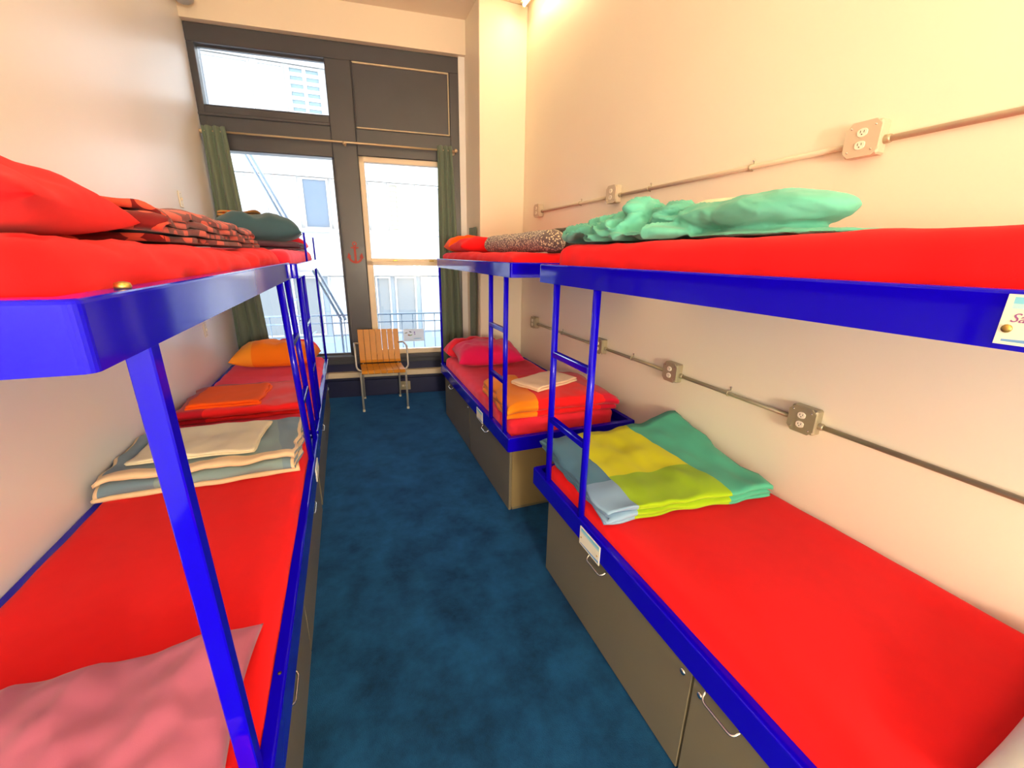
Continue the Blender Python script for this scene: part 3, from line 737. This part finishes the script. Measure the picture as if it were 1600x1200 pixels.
# ---------------------------------------------------------------- conduits and outlets on the right wall
def outlet(y, z, mat, label, size=.112):
    h = size/2; x = XWR
    T = thing('outlet_box', label, 'outlet box', (x, y, z-h), 'metal outlet boxes on the right wall')
    box('box', x-.046, x-.0005, y-h, y+h, z-h, z+h, mat, T, .006)
    # cover with clipped corners
    c = .020; pl = [(-h, -h+c), (-h, h-c), (-h+c, h), (h-c, h), (h, h-c), (h, -h+c), (h-c, -h), (-h+c, -h)]
    vs = [Vector((xx, y+a*1.03, z+b*1.03)) for xx in (x-.0465, x-.054) for a, b in pl]; n = 8
    mk('cover', vs, [tuple(range(n)), tuple(range(2*n-1, n-1, -1))]+[(i, n+i, n+(i+1) % n, (i+1) % n) for i in range(n)], mat, T)
    for dz in (-.0205, .0205):
        r = bmesh.new(); ring = []
        for xx, sc in ((x-.0535, 1), (x-.0575, .96)):
            ring.append([r.verts.new((xx, y+max(-.0165, min(.0165, .0185*sc*math.cos(a)))*1.0, z+dz+.0145*sc*math.sin(a))) for a in [2*math.pi*k/20 for k in range(20)]])
        for k in range(20): r.faces.new((ring[0][k], ring[0][(k+1) % 20], ring[1][(k+1) % 20], ring[1][k]))
        r.faces.new(ring[1]); r.faces.new(ring[0][::-1])
        o = from_bm('receptacle', r, M['ivory'], T)
        for dy in (-.006, .006): box('slot', x-.0582, x-.0570, y+dy-.001, y+dy+.001, z+dz-.001, z+dz+.007, M['dark'], o)
        lathe('slot', [(.0022, 0), (.0022, .001)], (x-.0572, y, z+dz-.006), (-1, 0, 0), M['dark'], o, 8)
    for a, b in ((1, 1), (-1, -1), (1, -1), (-1, 1)):
        lathe('screw', [(.0035, 0), (.003, .002)], (x-.054, y+a*(h-.017), z+b*(h-.017)), (-1, 0, 0), M['steel'], T, 8)
    return T
def conduit(zs, y0, y1, straps, label, gaps, mat):
    x = XWR-.017
    T = thing('conduit', label, 'conduit', (XWR, (y0+y1)/2, zs), 'conduits on the right wall')
    cuts = [y0]+[v for g in sorted(gaps) for v in (g-.052, g+.052)]+[y1]
    for a, b in zip(cuts[::2], cuts[1::2]):
        if b-a < .02: continue
        p = tube('pipe', [(x, a, zs), (x, b, zs)], .0105, mat, T, 12)
        for yy in (a, b):
            if any(abs(abs(yy-g)-.052) < .001 for g in gaps):
                s = 1 if any(abs(yy-g-.052) < .001 for g in gaps) else -1
                lathe('connector', [(.014, -.004), (.015, 0), (.015, .018), (.0125, .024)], (x, yy, zs), (0, s, 0), M['galv'], p, 12)
    for y in straps:
        st = tube('strap', [(XWR-.003+.0, y, zs-.013)]+[(x-.0125*math.cos(a), y, zs+.0125*math.sin(a)) for a in [math.radians(-60+15*k) for k in range(9)]]+[(XWR-.003, y, zs+.014), (XWR-.003, y, zs+.034)], .003, M['galv'], T, 6)
        lathe('strap_screw', [(.006, 0), (.005, .004)], (XWR-.003, y, zs+.030), (-1, 0, 0), M['steel'], st, 8)
UB = [1.134, 2.715, 3.975]; LB = [1.118, 1.935, 2.735, 3.985]
conduit(2.046, -1.2, 3.93, [.35, 1.62, 2.35, 3.2], 'upper steel conduit along the right wall above the top bunks', UB, M['beige_box'])
conduit(.965, -1.2, 3.94, [.40, 1.53, 2.35, 3.4], 'lower steel conduit along the right wall above the lower beds', LB, M['galv'])
for y, l in zip(UB, ('largest cream outlet box high on the right wall', 'cream outlet box high on the wall above the comforter', 'small looking outlet box high on the wall next to the pier')): outlet(y, 2.055, M['beige_box'], l)
for y, l in zip(LB, ('grey outlet box on the wall above the patched quilt', 'second grey outlet box along the lower conduit', 'grey outlet box half hidden behind the near ladder', 'grey outlet box at the far end of the lower conduit')): outlet(y, .978, M['galv'], l)
# wall plates on the left wall
def plate(y, z, label):
    T = thing('wall_plate', label, 'wall plate', (XWL, y, z-.06), 'wall plates on the left wall')
    box('plate', XWL+.0005, XWL+.007, y-.037, y+.037, z-.06, z+.06, M['ivory'], T, .003)
    box('toggle', XWL+.007, XWL+.018, y-.005, y+.005, z-.008, z+.012, M['ivory'], T, .002)
    for dz in (-.042, .042): lathe('screw', [(.004, 0), (.003, .0015)], (XWL+.007, y, z+dz), (1, 0, 0), M['steel'], T, 8)
plate(4.22, 2.015, 'ivory wall plate above the left upper bunk near the curtain')
plate(4.19, 1.00, 'ivory wall plate under the left upper bunk near the curtain')
# outlet under the window
t = thing('outlet_box', 'grey outlet box on the navy baseboard behind the chair', 'outlet box', W(Vector((.565, -.03, .07))))
wbox('box', .505, .625, -.045, -.0125, .065, .160, M['galv'], t, .005)
wbox('cover', .500, .630, -.050, -.0452, .060, .165, M['galv'], t, .002)
for x in (.545, .585): wbox('receptacle', x-.014, x+.014, -.053, -.0502, .10, .125, M['ivory'], t, .002)

# ---------------------------------------------------------------- chair
def chair():
    T = thing('armchair', 'slatted wooden chair with tubular metal frame under the window', 'chair', (.29, 4.70, 0))
    x0, x1 = .075, .515; sk = -.108
    def P(x, y, z): return Vector((x, y+sk*(x-.29), z))
    ch = M['chrome']
    def seat_pt(s):     # profile from the front lip of the seat to the top of the back: (y, z)
        pts = [(4.475, .425), (4.50, .447), (4.56, .450), (4.70, .438), (4.82, .432), (4.87, .440), (4.905, .475), (4.93, .56), (4.955, .68), (4.975, .815)]
        k = s*(len(pts)-1); i = min(int(k), len(pts)-2); f = k-i
        return (pts[i][0]*(1-f)+pts[i+1][0]*f, pts[i][1]*(1-f)+pts[i+1][1]*f)
    prof = [seat_pt(k/27) for k in range(28)]
    n = 7; g = .0045; wd = (x1-x0-g*(n-1))/n
    for (nm, sub) in (('seat_slat', prof[:15]), ('back_slat', prof[16:])):
        for i in range(n):
            xa = x0+i*(wd+g); xb = xa+wd; vs, fs = [], []
            for k, (y, z) in enumerate(sub):
                a = sub[max(k-1, 0)]; b = sub[min(k+1, len(sub)-1)]; dy, dz = b[0]-a[0], b[1]-a[1]; L = math.hypot(dy, dz)
                ny, nzv = -dz/L*.006, dy/L*.006
                vs += [P(xa, y+ny, z+nzv), P(xb, y+ny, z+nzv), P(xb, y-ny, z-nzv), P(xa, y-ny, z-nzv)]
            for k in range(len(sub)-1):
                a = k*4
                for q in range(4): fs.append((a+q, a+(q+1) % 4, a+4+(q+1) % 4, a+4+q))
            fs += [(3, 2, 1, 0), tuple(len(vs)-4+q for q in range(4))]
            mk(nm, vs, fs, M['wood'], T)
    for x in (x0+.03, x1-.03):
        tube('back_rail', [P(x, y+.012, z-.008) for y, z in prof[8:]], .008, ch, T, 8)
    for s, x in ((-1, x0-.012), (1, x1+.008)):
        tube('leg', arc_path([P(x, 4.505, 0), P(x, 4.515, .425), P(x-s*.03, 4.56, .425)], .03), .011, ch, T)
        tube('leg', arc_path([P(x-s*.03, 4.96, 0), P(x-s*.03, 4.90, .418), P(x-s*.03, 4.84, .422)], .03), .011, ch, T)
        tube('side_rail', [P(x-s*.03, 4.54, .425), P(x-s*.03, 4.88, .420)], .010, ch, T)
        tube('arm', arc_path([P(x-s*.02, 4.955, .66), P(x+s*.035, 4.92, .675), P(x+s*.035, 4.60, .690), P(x+s*.035, 4.565, .46), P(x-s*.03, 4.57, .425)], .06), .010, ch, T)
        for y in (4.505, 4.96): lathe('foot_cap', [(.014, 0), (.014, .02), (.011, .024)], P(x if y < 4.6 else x-s*.03, y, 0), (0, 0, 1), M['ivory'], T, 10)
    tube('cross_bar', [P(x0+.02, 4.60, .418), P(x1-.02, 4.60, .418)], .009, ch, T)
    tube('cross_bar', [P(x0+.02, 4.86, .415), P(x1-.02, 4.86, .415)], .009, ch, T)
chair()
# paper taped to the lower sash glass
pp = thing('paper_note', 'small white paper with coloured marks taped to the sash glass', 'paper', W(Vector((.70, .02, .63))))
M['paper'], _t, _b = new_mat('note_paper'); _b.inputs['Base Color'].default_value = (.85, .86, .90, 1); _b.inputs['Roughness'].default_value = .8
_tr = nd(_t, 'ShaderNodeBsdfTranslucent'); _tr.inputs['Color'].default_value = (.85, .88, .92, 1); _mx = nd(_t, 'ShaderNodeMixShader'); _mx.inputs[0].default_value = .6
link(_t, _b.outputs[0], _mx.inputs[1]); link(_t, _tr.outputs[0], _mx.inputs[2]); link(_t, _mx.outputs[0], _t.nodes['Material Output'].inputs[0])
sheet = wbox('sheet', .585, .82, .022, .0245, .64, .785, M['paper'], pp)
def blob(cx, cz, rx, rz, col, a=0):
    vs = [W(Vector((cx+rx*math.cos(q)*math.cos(a)-rz*math.sin(q)*math.sin(a), d, cz+rx*math.cos(q)*math.sin(a)+rz*math.sin(q)*math.cos(a)))) for d in (.0195, .0218) for q in [2*math.pi*k/14 for k in range(14)]]
    mk('mark', vs, [tuple(range(14)), tuple(range(27, 13, -1))]+[(i, 14+i, 14+(i+1) % 14, (i+1) % 14) for i in range(14)], paint('mark_ink', col, .7, 5, .02, 0), pp)
blob(.665, .752, .016, .006, (.05, .05, .08), -.4); blob(.615, .742, .018, .006, (.35, .30, .20), .2); blob(.645, .715, .012, .007, (.35, .12, .06), .1)
blob(.668, .712, .020, .006, (.25, .45, .15), .3); blob(.712, .744, .007, .014, (.28, .22, .50), 0); blob(.715, .722, .010, .006, (.40, .35, .60), .4); blob(.745, .672, .050, .004, (.25, .50, .70), .03)

# ---------------------------------------------------------------- outside: fire escape and the building across the street
M['fe'] = paint('fire_escape_paint', (.07, .11, .17), .5, 6, .1, 0)
fe = thing('fire_escape', 'blue grey iron fire escape with diagonal stair outside the window', 'fire escape', (.1, 6.0, .1))
def F(x, z, d=.8): return Vector((x, wy(x), z))+NW*d
for dx, d in ((0, .80), (.055, .80)):
    tube('stair_rail', [F(-1.06+dx, 2.80, d), F(-.18+dx, .80, d)], .016, M['fe'], fe, 8)
for k in range(9):
    s = (k+.5)/9; tube('stair_tread', [F(-1.06+.88*s-.25, 2.8-2.0*s-.55, .80), F(-1.06+.88*s-.25, 2.8-2.0*s-.55, 1.25)], .012, M['fe'], fe, 6)
tube('hand_rail', [F(-1.5, .855), F(1.8, .875)], .011, M['fe'], fe, 8); tube('mid_rail', [F(-1.5, .755), F(1.8, .770)], .008, M['fe'], fe, 8)
for k in range(23):
    x = -1.45+.145*k; tube('baluster', [F(x, .12), F(x, .86)], .006, M['fe'], fe, 6)
for k in range(8): d = .25+.075*k; tube('platform_bar', [F(-1.5, .10, d), F(1.8, .10, d)], .014, M['fe'], fe, 6)
tube('post', [F(-.19, .10), F(-.19, .83)], .016, M['fe'], fe, 8)

M['facade'] = paint('white_facade', (.155, .158, .158), .7, .6, .04, .05, 20)
M['facade_shade'] = paint('shaded_blue_facade', (.060, .082, .105), .7, .6, .06, .05, 20)  # bluish shade on the lower floors is put into this colour
M['fpane'] = paint('bright_blind_pane', (.115, .125, .130), .6, 2, .05, 0)
M['fdark'] = paint('dark_blue_pane', (.016, .034, .058), .6, 2, .2, 0)
M['fgrey'] = paint('grey_pane', (.034, .042, .049), .6, 2, .1, 0)
M['fcyan'] = paint('cyan_pane', (.030, .055, .064), .6, 2, .1, 0)
M['fblind'] = paint('tan_blind_pane', (.085, .082, .060), .5, 2, .1, 0)
FY = 11.5
bd = thing('building', 'white building with window bands across the street', 'building', (.5, FY+.5, -4))
boxes('wall', [(-5.5, 6.5, FY, FY+1, 1.16, 2.16), (-5.5, 6.5, FY, FY+1, 3.30, 4.30), (-5.5, 6.5, FY, FY+1, 5.47, 6.2), (-5.5, 6.5, FY+.06, FY+.98, 2.16, 3.30), (-5.5, 6.5, FY+.06, FY+1, 4.30, 5.47)], M['facade'], bd)
boxes('ground_floor_wall', [(-5.5, 6.5, FY+.02, FY+1, -4, -.4), (-5.5, 6.5, FY+.06, FY+1, -.4, 1.16)], M['facade_shade'], bd)
box('cornice', -5.5, 6.5, FY-.10, FY+.02, 2.10, 2.18, M['facade'], bd, .01)
box('cornice', -5.5, 6.5, FY-.12, FY+.02, 1.10, 1.20, M['facade'], bd, .01)
def fwin(x0, x1, z0, z1, mat, cols=1, rows=1, slats=0, bar=.03):
    w = boxes('window', [(x0, x0+.04, FY+.010, FY+.065, z0, z1), (x1-.04, x1, FY+.010, FY+.065, z0, z1), (x0+.041, x1-.041, FY+.012, FY+.065, z1-.04, z1), (x0+.041, x1-.041, FY+.012, FY+.065, z0, z0+.04)], M['facade'], bd)
    box('pane', x0+.03, x1-.03, FY+.035, FY+.055, z0+.03, z1-.03, mat, w)
    for c in range(1, cols): x = x0+(x1-x0)*c/cols; box('reflection_bar', x-bar/2, x+bar/2, FY+.020, FY+.034, z0+.041, z1-.041, M['facade'], w)
    for r in range(1, rows): z = z0+(z1-z0)*r/rows; box('reflection_bar', x0+.041, x1-.041, FY+.024, FY+.0345, z-bar/2, z+bar/2, M['facade'], w)
    for k in range(slats): z = z0+.06+(z1-z0-.12)*k/slats; box('blind_slat', x0+.045, x1-.045, FY+.025, FY+.034, z, z+.05, M['facade'], w)
fp, fd, fg, fc, fbm = M['fpane'], M['fdark'], M['fgrey'], M['fcyan'], M['fblind']
z0, z1 = 2.18, 3.28
for a in ((-3.3, -2.5, fd), (-2.45, -1.48, fp), (-1.37, -.83, fp), (-.75, -.18, fd), (-.12, .66, fp)): fwin(a[0], a[1], z0, z1, a[2])
fwin(.72, 1.08, z0, z1, fp, 1, 1, 8); fwin(1.16, 1.42, z0, z1, fbm, 1, 1, 9); fwin(1.42, 1.72, z0, z1, fp); fwin(1.83, 2.45, z0, z1, fp); fwin(2.5, 3.3, z0, z1, fg); fwin(-4.4, -3.4, z0, z1, fp)
z0, z1 = 4.34, 5.44
for a in ((-3.4, -2.4, fp), (-2.35, -1.45, fp), (-1.33, -.82, fp)): fwin(a[0], a[1], z0, z1, a[2])
fwin(-.75, -.10, 4.55, z1, fc, 2, 6, 0, .07); fwin(0, .9, z0, z1, fp); fwin(1.0, 1.9, z0, z1, fp); fwin(2.0, 2.9, z0, z1, fp)  # bars of the cyan window imitate a grid reflected in its glass
z0, z1 = -.35, 1.08
for a in ((-3.3, -2.3, fp), (-2.2, -1.3, fg), (-1.2, -.55, fg), (-.40, .10, fp), (.2, .68, fp), (.72, 1.09, fg), (1.20, 1.74, fg), (1.87, 2.5, fp), (2.6, 3.4, fg)): fwin(a[0], a[1], z0, z1, a[2])
struct(box('street_ground', -9, 11, 5.6, FY+1, -4.1, -4.0, paint('street_asphalt', (.20, .21, .23), .8, 2, .1, .1, 30)), 'grey street far below the window', 'street')
